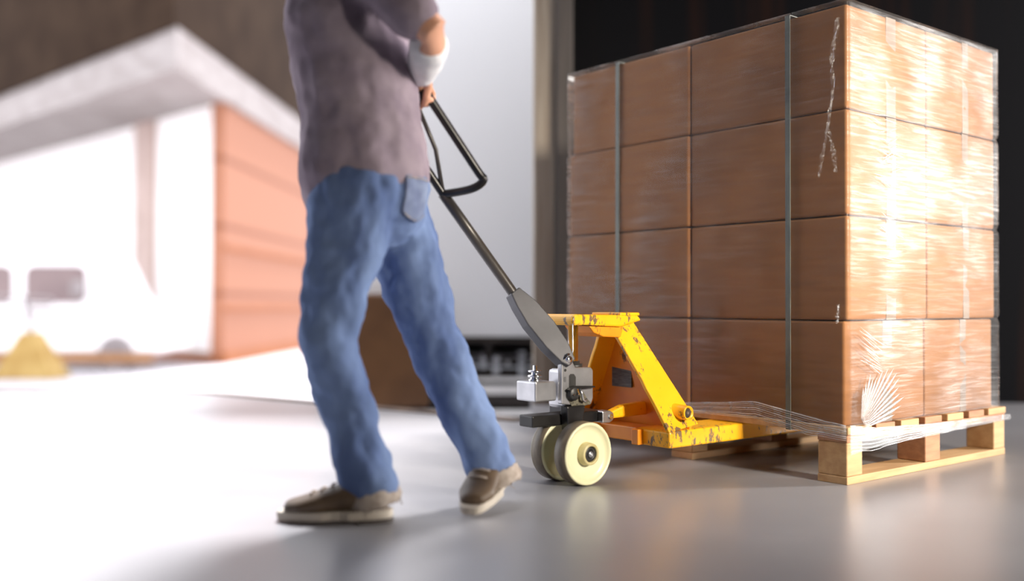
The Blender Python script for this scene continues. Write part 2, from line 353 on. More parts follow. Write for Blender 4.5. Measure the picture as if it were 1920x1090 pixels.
# straps round the load
def strap(v, label):
    w = .0085; t = .0012; u0 = -.0085; u1 = .8755; z0 = .1375; z1 = 1.3475
    path = [(u0, z0), (u0, z1), (u1, z1), (u1, z0)]
    mb = MB(); n = 24
    for (a, b) in zip(path, path[1:]+path[:1]):
        A = Vector((a[0], v, a[1])); B = Vector((b[0], v, b[1])); d = (B-A).normalized(); nr = d.cross(Vector((0, 1, 0)))*t
        for i in range(n):
            p = A.lerp(B, i/n); q = A.lerp(B, (i+1)/n)
            mb.hexa([p-Vector((0, w, 0))-nr, q-Vector((0, w, 0))-nr, q+Vector((0, w, 0))-nr, p+Vector((0, w, 0))-nr],
                    [p-Vector((0, w, 0))+nr, q-Vector((0, w, 0))+nr, q+Vector((0, w, 0))+nr, p+Vector((0, w, 0))+nr])
    o = mb.build('strapping_band', M['strap']); o.location = C0; o.rotation_euler = (0, 0, YAW)
    return tag(o, label, 'strap', 'strapping bands round the cartons')
strap(.187, 'grey-green strapping band running down the dark face, near the bright corner')
strap(.894, 'grey-green strapping band running down the dark face, above the yellow truck')

# stretch film
film = None
def film_shell():
    d0 = .0125; a0, a1, b0, b1 = -d0, .868+d0, -d0+.002, 1.1465+d0
    R = .012; per = []
    def arc(cx, cy, s):
        for i in range(5):
            a = s+PI/2*i/4; per.append((cx+R*math.cos(a), cy+R*math.sin(a)))
    def line(x0, y0, x1, y1, n):
        for i in range(1, n): per.append((x0+(x1-x0)*i/n, y0+(y1-y0)*i/n))
    arc(a0+R, b0+R, PI); line(a0+R, b0, a1-R, b0, 90); arc(a1-R, b0+R, -PI/2); line(a1, b0+R, a1, b1-R, 30)
    arc(a1-R, b1-R, 0); line(a1-R, b1, a0+R, b1, 30); arc(a0+R, b1-R, PI/2); line(a0, b1-R, a0, b0+R, 120)
    zs = [.165+(1.3525-.165)*i/130 for i in range(131)]
    vs = []; fs = []; n = len(per)
    cx, cy = .43, .57
    for z in zs:
        for x, y in per:
            s = noise.noise(Vector((x*3, y*3, z*24)))*.0009+noise.noise(Vector((x*9+5, y*9, z*60)))*.0004
            pinch = 0
            for zz in (.456, .7515, 1.05): pinch += .0045*math.exp(-((z-zz)/.008)**2)
            k = 1+(s-pinch)/.5
            vs.append((cx+(x-cx)*k, cy+(y-cy)*k, z))
    for k in range(len(zs)-1):
        for i in range(n):
            j = (i+1) % n; fs.append((k*n+i, k*n+j, (k+1)*n+j, (k+1)*n+i))
    # folded a little way over the top
    base = len(vs)-n; last = base
    for q in (.006, .05):
        st = len(vs)
        for i, (x, y) in enumerate(per):
            kx = 1-q/.5; vs.append((cx+(x-cx)*kx, cy+(y-cy)*kx, 1.3535+noise.noise(Vector((x*12, y*12, q*40)))*.0012))
        for i in range(n):
            j = (i+1) % n; fs.append((last+i, last+j, st+j, st+i))
        last = st
    o = MB().add(vs, fs, True).build('stretch_film', M['film']); o.location = C0; o.rotation_euler = (0, 0, YAW); return o
film = tag(film_shell(), 'clear glossy stretch film wound round the stack of cartons', 'plastic wrap')

def fold(p, q, w, h, name='fold', mat='film_fold', nrm=(0, -1, 0), ends=.15, vary=0):
    """raised lens-shaped pleat from p to q standing off a face"""
    p = Vector(p); q = Vector(q); d = q-p; n = 14; nr = Vector(nrm); sd = d.normalized().cross(nr).normalized(); vs = []; fs = []
    for i in range(n+1):
        t = i/n; k = max(ends, math.sin(PI*min(1, t*1.0))**.6) if t < .98 else .1
        k *= (.35+.65*t) if t < .75 else (1-(t-.75)*2.6)
        c = p+d*t+nr*.002
        for s, hh in ((-1, 0), (-.5, .8), (0, 1), (.5, .8), (1, 0)):
            vs.append(c+sd*w*k*s+nr*h*k*hh)
        vs.append(c-nr*.0008)
    for i in range(n):
        for k in range(6):
            a = i*6+k; b = i*6+(k+1) % 6; fs.append((a, b, b+6, a+6))
    fs.append(tuple(range(5, -1, -1))); fs.append(tuple(range(n*6, n*6+6)))
    return vs, fs
# fan of pleats on the bright face above the pallet corner
for i in range(15):
    a = math.radians(12+i*5.2); L = (.16, .185, .21, .215, .22, .235, .24, .225, .22, .20, .175, .15, .17, .14, .12)[i]*random.uniform(.92, 1.08)
    p = (.042+.016*math.cos(a), -.0145, .150+.03*math.sin(a)); q = (.042+L*1.12*math.cos(a), -.0145, .150+L*.98*math.sin(a))
    mb = MB(); mb.add(*fold(p, q, .0068, .004), smooth=True); o = mb.build('pleat', M['film_fold'], film)
# lower skirt gathered into ropes round the pallet edge
def strand(name, pts, r, mat='film_fold'):
    P = [];
    for (a, b) in zip(pts, pts[1:]):
        for i in range(8): P.append(Vector(a).lerp(Vector(b), i/8))
    P.append(Vector(pts[-1])); rr = []
    for i, p in enumerate(P):
        p += Vector((noise.noise(p*15)*.0, noise.noise(p*14+Vector((3, 0, 0)))*.002, noise.noise(p*18)*.003)); rr.append(r*(.7+.5*abs(noise.noise(p*30))))
    return MB().tube(P, rr, 6).build(name, M[mat], film)
for i in range(7):
    z0 = .090+i*.0095; z1 = .118+i*.0026
    strand('film_rope', [(-.004, -.010, z0+.004), (.10, -.012, z0), (.4, -.011, (z0+2*z1)/3), (.95, -.009, z1)], .0007+.0004*(i % 3))
for i in range(9):
    z0 = .125+i*.005; z1 = .160+i*.006
    strand('film_rope', [(-.012, -.004, z0), (-.013, .12, z0+.006+i*.0012), (-.013, .30, z1), (-.012, .60, .155+i*.003), (-.012, 1.15, .150+i*.002)], .0013+.0006*(i % 3))
# thin web between the ropes
def web(name, A, B, n=40, m=10, amp=.002, nrm=Vector((0, -1, 0))):
    vs = []; fs = []
    for i in range(n+1):
        for j in range(m+1):
            a = Vector(A(i/n)); b = Vector(B(i/n)); p = a.lerp(b, j/m); p += nrm*noise.noise(p*22)*amp; vs.append(p)
    for i in range(n):
        for j in range(m): k = i*(m+1)+j; fs.append((k, k+1, k+m+2, k+m+1))
    return MB().add(vs, fs, True).build(name, M['film_web'], film)
def lp(ts):
    def f(t):
        for (t0, p), (t1, q) in zip(ts, ts[1:]):
            if t <= t1: return Vector(p).lerp(Vector(q), (t-t0)/(t1-t0))
        return Vector(ts[-1][1])
    return f
web('film_skirt', lp([(0, (-.004, -.0135, .085)), (.15, (.1, -.0135, .095)), (1, (.94, -.011, .118))]), lp([(0, (-.004, -.0135, .168)), (.15, (.12, -.0135, .152)), (.5, (.5, -.0135, .14)), (1, (.94, -.0135, .136))]))
web('film_skirt', lp([(0, (-.0125, -.006, .112)), (.1, (-.013, .1, .125)), (.3, (-.014, .34, .155)), (1, (-.013, 1.15, .15))]), lp([(0, (-.0125, -.006, .168)), (.3, (-.014, .30, .215)), (.6, (-.014, .60, .185)), (1, (-.013, 1.15, .175))]), nrm=Vector((-1, 0, 0)))
# torn crumpled tail of film hanging at the upper corner
def tail(pts, w, seed):
    vs = []; fs = []; n = 46; m = 5; f = lp([(i/(len(pts)-1), p) for i, p in enumerate(pts)])
    for i in range(n+1):
        c = f(i/n); ww = w*(.4+.9*abs(noise.noise(Vector((i*.17, seed, 0)))))
        for j in range(m+1):
            s = (j/m-.5)*2; q = c+Vector((-.004-abs(noise.noise(Vector((i*.45, j*1.7, seed))))*.016, s*ww, noise.noise(Vector((i*.5, j, seed+9)))*.008)); vs.append(q)
    for i in range(n):
        for j in range(m): k = i*(m+1)+j; fs.append((k, k+1, k+m+2, k+m+1))
    MB().add(vs, fs, False).build('torn_film_tail', M['film_web'], film)
tail([(-.014, .012, 1.30), (-.014, .030, 1.20), (-.014, .028, 1.10), (-.014, .045, 1.0), (-.014, .060, .93), (-.014, .075, .86)], .010, 1)
tail([(-.014, .045, 1.0), (-.014, .030, .94), (-.014, .018, .87)], .010, 4)
tail([(-.014, .012, .50), (-.014, .016, .45)], .006, 8)
# short pleats on the bright face by the corner
for i in range(34):
    u0 = random.uniform(.10, .22); z = random.choice((1.02, .97, .93, .90, .86, .74, .70, .66))+random.uniform(-.03, .03); L = random.uniform(.03, .08); a = random.uniform(-.5, .45)
    mb = MB(); mb.add(*fold((u0, -.0142, z), (u0+L*math.cos(a), -.0142, z+L*math.sin(a)), .0016, .0018), smooth=True); mb.build('pleat', M['film_fold'], film)
for i in range(14):
    u0 = random.uniform(.03, .07); z = .42-i*.0075; L = random.uniform(.08, .14)
    mb = MB(); mb.add(*fold((u0, -.0142, z+.02), (u0+L, -.0142, z-.025), .0018, .002), smooth=True); mb.build('pleat', M['film_fold'], film)

# ------------------------------------------------------------------ hand pallet truck (local x = u, y = v)
jack = empty('hand_pallet_truck', C0, YAW)
tag(jack, 'worn yellow hand pallet truck with cream wheels and its forks inside the loaded pallet', 'pallet truck')
VC = .575
def J(mb, name, mat, bevel=.002, parent=jack): return mb.build(name, M[mat], parent, bevel=bevel)
# forks
def fork(v0, v1):
    x0 = -.325; mb = MB(); zt = .1372; zb = .088
    prof = [(x0, zb), (x0, zt-.003), (x0+.02, zt), (.62, zt), (.74, .125), (.80, .105), (.80, .095), (.74, .088)]
    f = MB().prism([(x, v0, z) for x, z in prof], (0, v1-v0, 0)); o = J(f, 'fork', 'yellow', .005)
    w = MB().cyl((.66, (v0+v1)/2-.03, .041), (.66, (v0+v1)/2+.03, .041), .041, 24); J(w, 'load_roller', 'nylon_hub', .002, o)
    l = MB().box(.60, .67, (v0+v1)/2-.042, (v0+v1)/2-.034, .03, .09).box(.60, .67, (v0+v1)/2+.034, (v0+v1)/2+.042, .03, .09); J(l, 'roller_bracket', 'black_paint', .001, o)
fork(.36, .495); fork(.655, .790)
# sloping side plates of the frame
def side_plate(m):
    def P(u, v, z): return (u, v if not m else 2*VC-v, z)
    t = .012
    pts_out = [(-.372, .548, .434), (-.287, .545, .452), (-.200, .360, .150), (-.325, .360, .134)]
    a = [P(u, v, z) for u, v, z in pts_out]; b = [P(u, v+t, z-.004) for u, v, z in pts_out]
    mb = MB(); n = 10                                  # subdivided so that the dented edge can wander
    vs = []
    def lerp(p, q, s): return tuple(p[i]+(q[i]-p[i])*s for i in range(3))
    for layer in (a, b):
        for i in range(n+1):
            L = lerp(layer[0], layer[3], i/n); R = lerp(layer[1], layer[2], i/n)
            w = math.sin(PI*i/n)*.010; L = (L[0]+w*.6+noise.noise(Vector((i*.9, 2, 0)))*.004, L[1], L[2])
            vs += [L, R]
    k = 2*(n+1); fs = []
    for i in range(n):
        fs += [(2*i, 2*i+1, 2*i+3, 2*i+2), (k+2*i, k+2*i+2, k+2*i+3, k+2*i+1), (2*i, 2*i+2, k+2*i+2, k+2*i), (2*i+1, k+2*i+1, k+2*i+3, 2*i+3)]
    fs += [(0, k, k+1, 1), (2*n, 2*n+1, k+2*n+1, k+2*n)]
    mb.add(vs, fs); return J(mb, 'frame_side', 'yellow', .003)
fs0 = side_plate(False); fs1 = side_plate(True)
# pivot boss on the near side plate
bo = MB().lathe([(.062, .0), (.062, .031), (.054, .031), (.050, .024), (.0, .0205), (-.004, .0205), (-.005, .017), (.008, .0155), (.010, .0)], (-.258, .352, .187), (0, 1, 0), 32)
boo = J(bo, 'pivot_boss', 'yellow', 0); J(MB().cyl((-.258, .352, .187), (-.258, .366, .187), .0145), 'pivot_pin', 'black', 0, boo); J(MB().cyl((-.258, .3505, .187), (-.258, .36, .187), .004), 'grease_nipple', 'steel', 0, boo)
# back plate between the side plates
bp_ = MB().prism([(-.235, .365, .10), (-.235, .365, .15), (-.285, .55, .44), (-.285, .60, .44), (-.235, 2*VC-.365, .15), (-.235, 2*VC-.365, .10)], (.010, 0, 0))
J(bp_, 'back_plate', 'yellow_shaded', .002)
J(MB().box(-.262, -.250, .575, .66, .245, .315), 'data_label', 'label', .001)
# heel brace and lower cross member
J(MB().box(-.318, -.24, .495, .655, .092, .135), 'cross_member', 'yellow_shaded', .004)
J(MB().box(-.345, -.319, .466, .494, .088, .134), 'heel_stop', 'yellow_shaded', .003)
J(MB().box(-.345, -.319, .656, .684, .088, .134), 'heel_stop', 'yellow_shaded', .003)
# head bracket
prof = [(-.558, .440), (-.566, .452), (-.562, .466), (-.548, .472), (-.30, .468), (-.286, .452), (-.372, .434), (-.44, .437), (-.5, .440)]
J(MB().prism([(u, .508, z) for u, z in prof], (0, .134, 0)), 'head_bracket', 'yellow', .006)
J(MB().prism([(-.49, .52, .438), (-.47, .52, .418), (-.43, .52, .405), (-.36, .52, .402), (-.35, .52, .436)], (0, .11, 0)), 'bracket_rib', 'yellow_shaded', .004)
J(MB().box(-.372, -.290, .512, .635, .4665, .476), 'top_plate', 'yellow', .003)
# lift piston
J(MB().cyl((-.52, .555, .33), (-.52, .555, .44), .0148, 32), 'piston_rod', 'chrome', 0)
J(MB().lathe([(0, 0), (0, .027), (.014, .027), (.014, .020), (.022, .020), (.022, 0)], (-.52, .555, .315), (0, 0, 1), 32), 'piston_gland', 'black', 0)
J(MB().tube([(-.556, .515, .455), (-.562, .51, .44), (-.563, .508, .37), (-.572, .503, .345)], .0018, 6), 'release_chain', 'steel', 0)
# pump body
pump = J(MB().box(-.585, -.497, .518, .592, .205, .316), 'pump_body', 'silver', .010)
plate = [(-.612, .222), (-.612, .335), (-.614, .352), (-.604, .364), (-.592, .366), (-.582, .360), (-.576, .348), (-.560, .322), (-.500, .320), (-.492, .312), (-.492, .232), (-.500, .214), (-.54, .212), (-.585, .218)]
sp_ = MB().prism([(u, .500, z) for u, z in plate], (0, .018, 0)); J(sp_, 'pump_plate', 'silver', .003, pump)
J(MB().prism([(-.585, .4995, .268), (-.585, .4995, .300), (-.580, .4995, .305), (-.566, .4995, .304), (-.559, .4995, .295), (-.559, .4995, .268)], (0, .004, 0)), 'plate_window', 'black', .0005, pump)
J(MB().box(-.604, -.596, .4992, .502, .283, .297), 'plate_slot', 'label', .0005, pump)
J(MB().cyl((-.599, .4992, .316), (-.599, .503, .316), .0042, 16), 'plate_hole', 'black', 0, pump)
J(MB().lathe([(-.003, 0), (-.003, .0095), (.0, .0105), (.004, .0105), (.004, .0175), (.009, .0175), (.009, .0)], (-.594, .489, .346), (0, 1, 0), 28), 'pivot_bolt', 'chrome', 0, pump)
# release lever, valve and grime at the foot of the pump
J(MB().lathe([(0, 0), (0, .016), (.004, .020), (.016, .020), (.016, 0)], (-.575, .484, .250), (0, 1, 0), 24), 'valve_housing', 'black', 0, pump)
J(MB().prism([(-.60, .485, .262), (-.578, .485, .272), (-.50, .485, .268), (-.497, .485, .264), (-.56, .485, .261), (-.585, .485, .252)], (0, .010, 0)), 'release_lever', 'black_paint', .001, pump)
J(MB().cyl((-.566, .480, .247), (-.566, .486, .262), .004, 12).cyl((-.583, .480, .248), (-.583, .487, .248), .003, 12), 'valve_screw', 'chrome', 0, pump)
J(MB().tube([(-.555, .488, .262), (-.548, .486, .248), (-.545, .486, .232), (-.535, .487, .226), (-.528, .488, .232)], .004, 8), 'linkage_hook', 'steel', 0, pump)
J(MB().prism([(-.575, .4985, .214), (-.59, .4985, .235), (-.57, .4985, .25), (-.545, .4985, .262), (-.53, .4985, .25), (-.515, .4985, .23), (-.50, .4985, .218), (-.52, .4985, .213)], (0, .003, 0)), 'grease_patch', 'grime', .0005, pump)
# oil tank and its fittings
tk = J(MB().prism([(-.690, .565, .222), (-.690, .565, .277), (-.618, .565, .277), (-.613, .565, .270), (-.613, .565, .222)], (0, .085, 0)), 'oil_tank', 'silver', .006)
tk.location = (0, -.045, .008)
J(MB().lathe([(0, 0), (0, .018), (.006, .018), (.006, .013), (.012, .013), (.012, .020), (.017, .020), (.017, .010), (.026, .010), (.026, .019), (.030, .019), (.030, .006), (.044, .006), (.044, 0)], (-.655, .565, .284), (0, 0, 1), 24), 'pump_spring', 'chrome', 0)
# black steering yoke, cross arm and lifting link
J(MB().box(-.452, -.418, .535, .74, .160, .190), 'cross_arm', 'black_paint', .003)
ca = J(MB().prism([(-.455, .500, .158), (-.455, .500, .191), (-.425, .500, .192), (-.412, .500, .186), (-.408, .500, .175), (-.412, .500, .163), (-.425, .500, .157)], (0, .040, 0)), 'arm_clevis', 'steel', .003)
J(MB().cyl((-.424, .495, .175), (-.424, .503, .175), .007, 16), 'clevis_pin', 'chrome', 0, ca)
J(MB().prism([(-.70, .52, .160), (-.70, .52, .192), (-.45, .52, .192), (-.45, .52, .160)], (0, .06, 0)), 'yoke_arm', 'black_paint', .004)
J(MB().prism([(-.408, .528, .163), (-.408, .528, .180), (-.34, .528, .200), (-.24, .528, .206), (-.24, .528, .165)], (0, .028, 0)), 'lift_link', 'yellow', .006)
J(MB().prism([(-.60, .490, .215), (-.53, .490, .215), (-.555, .490, .10), (-.572, .490, .074), (-.589, .490, .10)], (0, .032, 0)), 'steering_fork', 'black_paint', .004)
J(MB().cyl((-.572, .470, .088), (-.572, .545, .088), .010), 'axle', 'steel', 0)
# wheels
def wheel(v, flip):
    c = (-.572, v, .088); ax = (0, 1 if not flip else -1, 0)
    w = MB().lathe([(.013, .0), (.013, .030), (.0125, .033), (.0115, .062), (.010, .0700), (.004, .0765), (.0, .0800), (.0, .0835), (.002, .0862), (.046, .0862), (.048, .083), (.048, .076), (.036, .07), (.036, .0)], c, ax, 96)
    o = w.build('wheel', M['nylon'], jack)
    MB().lathe([(.0035, .0860), (.005, .0880), (.045, .0880), (.047, .0860)], c, ax, 96).build('tread', M['tread'], o)
    MB().lathe([(.013, .0325), (-.008, .0300), (-.010, .0275), (-.0095, .0225), (-.006, .0215), (.012, .021)], c, ax, 48).build('hub', M['nylon_hub'], o)
    MB().lathe([(-.005, .0), (-.005, .0205), (-.007, .0195), (-.007, .0115), (-.0055, .011), (-.0055, 0)], c, ax, 40).build('bearing', M['black'], o)
    MB().lathe([(-.0095, 0), (-.0095, .0025), (-.0085, .003), (-.0095, .004), (-.0095, .0078), (-.0075, .0088), (-.004, .0088)], c, ax, 24).build('axle_end', M['steel'], o)
wheel(.431, False); wheel(.580, True)
# handle: given in world coordinates, converted to the truck's frame
def L(x, y, z):
    q = Vector((x, y, z))-C0; return Vector((q.dot(U), q.dot(V), q.z))
piv = Vector((-.594, .510, .346)); sh1 = L(.004, 2.735, .530); sh2 = L(-.182, 2.565, .790); top = L(-.27, 2.53, .905)
ax = (sh1-piv).normalized(); yl = L(.004, 2.735, .530)-piv
sidev = ax.cross((U.x, 0, 0)) if False else Vector((0, 1, 0)); sidev = (sidev-ax*sidev.dot(ax)).normalized(); nrm = ax.cross(sidev).normalized()
hd = None
def ybox(a, b, wa, wb, ta, tb):
    A = piv+ax*a; B = piv+ax*b
    return [A+nrm*x*wa+sidev*y*ta for x, y in ((-1, -1), (1, -1), (1, 1), (-1, 1))], [B+nrm*x*wb+sidev*y*tb for x, y in ((-1, -1), (1, -1), (1, 1), (-1, 1))]
Ly = (sh1-piv).length
yk = MB(); yk.prism([piv+ax*a+nrm*b-sidev*.019 for a, b in ((-.018, -.018), (-.022, .012), (0, .024), (.06, .034), (.14, .036), (.20, .027), (Ly*1.02, .017), (Ly*1.02, -.017), (.18, -.034), (.10, -.040), (.03, -.034))], sidev*.038)
hd = J(yk, 'handle_yoke', 'handle', .003)
J(MB().cyl(piv+ax*.045-sidev*.0185-nrm*.012, piv+ax*.045-sidev*.015-nrm*.012, .005, 12), 'yoke_rivet', 'label', 0, hd)
def smoothpath(P, n=10):
    out = []
    for i in range(len(P)-1):
        p0 = P[max(i-1, 0)]; p1 = P[i]; p2 = P[i+1]; p3 = P[min(i+2, len(P)-1)]
        for k in range(n):
            t = k/n; out.append(.5*((2*p1)+(p2-p0)*t+(2*p0-5*p1+4*p2-p3)*t*t+(3*p1-p0-3*p2+p3)*t**3))
    out.append(P[-1]); return out
J(MB().tube([sh1-ax*.03, sh1, sh1.lerp(sh2, .5), sh2], .0145, 20), 'handle_shaft', 'tube', 0)
l1 = L(-.075, 2.52, .822); l2 = L(-.218, 2.46, 1.034); l3 = L(-.318, 2.50, .992); l4 = sh2
lpnts = [l4, l4.lerp(l1, .7)+Vector((0, 0, -.012)), l1+Vector((0, 0, .0)), l1.lerp(l2, .12), l1.lerp(l2, .88), l2, l2.lerp(l3, .15), l2.lerp(l3, .85), l3, l3.lerp(l4, .12), l3.lerp(l4, .9), l4]
J(MB().tube(smoothpath(lpnts, 8), .0115, 14), 'handle_loop', 'black_paint', 0)
J(MB().tube([l4, l2.lerp(l4, .55), l2.lerp(l3, .3)], .006, 10), 'control_lever', 'tube', 0)

# ------------------------------------------------------------------ worker
LAT = Vector((.2, .97, 0))         # the worker's right side, away from the camera
FWD = Vector((-.97, .2, 0))
man = empty('person', (-.30, 2.38, 0))
tag(man, 'person in mauve-grey shirt and blue jeans striding left, pulling the pallet truck handle', 'person')
MO = Vector((-.30, 2.38, 0))
def PB(mb, name, mat, voxel=None, parent=man, disp=0, dsize=.12, smooth=4, sub=0):
    o = mb.build(name, M[mat], parent, origin=MO if parent == man else (0, 0, 0))
    if voxel:
        md = o.modifiers.new('join', 'REMESH'); md.mode = 'VOXEL'; md.voxel_size = voxel; md.use_smooth_shade = True
        sm = o.modifiers.new('smooth', 'SMOOTH'); sm.iterations = smooth; sm.factor = .5
    if disp:
        tx = bpy.data.textures.new(name+'_creases', 'CLOUDS'); tx.noise_scale = dsize; tx.noise_depth = 2
        dm = o.modifiers.new('creases', 'DISPLACE'); dm.texture = tx; dm.strength = disp; dm.mid_level = .5; dm.texture_coords = 'LOCAL'
    return o
hipL = Vector((-.364, 2.31, .80)); hipR = Vector((-.342, 2.475, .82)); kneeL = Vector((-.43, 2.26, .415)); ankL = Vector((-.335, 2.27, .095))
kneeR = Vector((-.195, 2.46, .407)); ankR = Vector((-.052, 2.44, .090))
pel = Vector((-.354, 2.40, .85)); waist = Vector((-.372, 2.40, .97)); chest = Vector((-.405, 2.40, 1.19)); neck = Vector((-.435, 2.40, 1.40)); head = Vector((-.475, 2.40, 1.555))
shL = Vector((-.385, 2.235, 1.325)); shR = Vector((-.465, 2.57, 1.335)); elL = Vector((-.178, 2.195, 1.115)); wrL = Vector((-.222, 2.375, 1.070)); elR = Vector((-.46, 2.66, 1.09)); wrR = Vector((-.335, 2.56, 1.035))
body = MB()
body.chain([pel-Vector((0, 0, .04)), pel, waist, chest, chest+Vector((-.012, 0, .10)), neck-Vector((-.01, 0, .06))], [(.13, .10), (.15, .11), (.125, .095), (.155, .115), (.15, .10), (.07, .06)], LAT)
body.chain([neck-Vector((-.005, 0, .06)), neck, head-Vector((-.01, 0, .06))], [(.06, .06), (.053, .055), (.052, .055)], LAT)
body.chain([head+Vector((0, 0, -.075)), head+Vector((-.012, 0, -.045)), head, head+Vector((.008, 0, .05)), head+Vector((.008, 0, .075))], [(.035, .045), (.058, .075), (.072, .090), (.070, .088), (.05, .06)], LAT)
for h, k, a in ((hipL, kneeL, ankL), (hipR, kneeR, ankR)):
    body.chain([h, h.lerp(k, .4), k, k.lerp(a, .3), k.lerp(a, .7), a], [.078, .070, .050, .050, .036, .032], LAT)
for s, e, w in ((shL, elL, wrL), (shR, elR, wrR)):
    body.chain([s, s.lerp(e, .4), e, e.lerp(w, .25), e.lerp(w, .75), w], [.050, .043, .036, .038, .028, .024], (0, 0, 1))
# nose, ears
body.chain([head+FWD*.085+Vector((0, 0, .012)), head+FWD*.108+Vector((0, 0, -.022))], [.009, .014], LAT)
for s in (-1, 1): body.chain([head+LAT*.074*s+Vector((.008, 0, -.022)), head+LAT*.078*s+Vector((.012, 0, .018))], [(.006, .014), (.007, .018)], LAT)
body.chain([head+FWD*.088+LAT*-.02+Vector((0, 0, -.052)), head+FWD*.094+Vector((0, 0, -.052)), head+FWD*.088+LAT*.02+Vector((0, 0, -.052))], [.006, .008, .006], (0, 0, 1))
# hands gripping the loop: palm over the bar, four fingers curling round it, thumb under
def hand(w, bar_a, bar_b, c, out):
    """c: grip centre on the bar, out: direction from wrist over the bar"""
    bd = (bar_b-bar_a).normalized(); tow = (c-w); tow = (tow-bd*tow.dot(bd)).normalized(); up = bd.cross(tow).normalized()
    if up.dot(out) < 0: up = -up
    knuck = c+up*.026-tow*.004
    body.chain([w, w.lerp(knuck, .45)+up*.002, knuck-tow*.012], [(.024, .020), (.036, .017), (.040, .014)], bd)
    for i, ln in enumerate((.92, 1.0, .95, .8)):
        o = bd*(-.031+.0205*i); r = .0088-.0006*(i == 3)
        P = [knuck+o-tow*.012, knuck+o+tow*.014*ln+up*.001, c+o+tow*.027*ln+up*.008, c+o+tow*.022*ln-up*.016*ln, c+o+tow*.002-up*.025*ln]
        body.chain(P, [r*1.1, r*1.05, r, r*.95, r*.85], bd, 12)
    t0 = w.lerp(knuck, .35)-bd*.022; body.chain([t0, c-bd*.045-tow*.022-up*.004, c-bd*.030-tow*.014-up*.022, c-bd*.012+tow*.002-up*.027], [.013, .0115, .010, .0085], bd, 12)
def toW(l): return C0+U*l.x+V*l.y+Vector((0, 0, l.z))
W2, W3, W4 = toW(l2), toW(l3), toW(l4)
hand(wrL, W2, W3, W2.lerp(W3, .22), Vector((.3, -.8, .5)))
hand(wrR, W3, W4, W3.lerp(W4, .25), Vector((-.3, .6, .6)))
PB(body, 'body', 'skin', .0045, smooth=2)
# clothes
sh = MB()
hem = Vector((-.362, 2.40, .80))
sh.chain([hem, hem+Vector((-.004, 0, .08)), waist, waist.lerp(chest, .5), chest, chest+Vector((-.012, 0, .10)), neck-Vector((-.012, 0, .055))], [(.175, .162), (.174, .160), (.160, .148), (.167, .150), (.182, .155), (.168, .128), (.078, .07)], LAT)
for s, e in ((shL, elL), (shR, elR)): sh.chain([s+Vector((0, 0, -.005)), s.lerp(e, .45), s.lerp(e, .78)], [.072, .064, .062], (0, 0, 1))
shirt = PB(sh, 'shirt', 'shirt', .008, disp=.022, dsize=.10, smooth=6)
col = MB().chain([neck+LAT*-.055+Vector((.0, 0, -.035)), neck+Vector((.055, 0, -.02)), neck+LAT*.055+Vector((0, 0, -.035))], [(.010, .018)]*3, (0, 0, 1)); col.chain([neck+LAT*-.055+Vector((0, 0, -.035)), neck+FWD*.05+Vector((0, 0, -.06)), neck+LAT*.055+Vector((0, 0, -.035))], [(.010, .018)]*3, (0, 0, 1))
PB(col, 'collar', 'shirt', .005, smooth=2)
tr = MB()
tr.chain([Vector((-.338, 2.395, .765)), Vector((-.350, 2.395, .86))], [(.150, .138), (.140, .118)], LAT)
for h, k, a, e in ((hipL, kneeL, ankL, .02), (hipR, kneeR, ankR, -.004)):
    d = (a-k).normalized()
    tr.chain([h, h.lerp(k, .35), h.lerp(k, .75), k, k.lerp(a, .3), k.lerp(a, .7), a+d*(.045 if h is hipL else .030)], [(.090, .108), (.082, .098), (.070, .078), (.064, .070), (.063, .066), (.060, .064), (.062, .067)], LAT, cap=.15)
trou = PB(tr, 'trousers', 'jeans', .007, disp=.030, dsize=.085, smooth=5)
trr = empty('t', (0, 0, 0)); bpy.data.objects.remove(trr)
def onman(mb, name, mat, parent, **k):
    o = mb.build(name, M[mat], parent, origin=MO, **k); return o
# back pocket, patch bent round the seat
pk = []; pf = []
pc = Vector((-.240, 2.330, .735)); nn = Vector((.80, -.58, .05)).normalized(); sx = Vector((.58, .80, 0)).normalized(); sz = nn.cross(sx)
if sz.z < 0: sz = -sz
outl = [(-.048, .075), (.048, .075), (.050, -.03), (0, -.062), (-.050, -.03)]
vs = []; fs = []; n = 14
for j in range(n+1):
    y = .075-.137*j/n; hw = .050 if y > -.03 else .050*(y+.066)/.036
    for i in range(n+1): vs.append(pc+nn*.03+sx*hw*(2*i/n-1)+sz*y)
for j in range(n):
    for i in range(n): k = j*(n+1)+i; fs.append((k, k+1, k+n+2, k+n+1))
pkt = onman(MB().add(vs, fs, True), 'back_pocket', 'denim_dark', trou)
wm = pkt.modifiers.new('fit', 'SHRINKWRAP'); wm.target = trou; wm.offset = .005; wm = pkt.modifiers.new('thick', 'SOLIDIFY'); wm.thickness = .005
for pts in ([(-.044, -.026), (0, -.056), (.044, -.026)], [(-.045, .062), (.045, .062)]):
    P = []
    for a, b in zip(pts, pts[1:]): P += [(a[0]+(b[0]-a[0])*i/8, a[1]+(b[1]-a[1])*i/8) for i in range(8)]
    P.append(pts[-1])
    so_ = onman(MB().tube([pc+sx*x+sz*y+nn*.03 for x, y in P], .0015, 6), 'pocket_stitching', 'fray', trou)
    wm = so_.modifiers.new('fit', 'SHRINKWRAP'); wm.target = trou; wm.offset = .0075
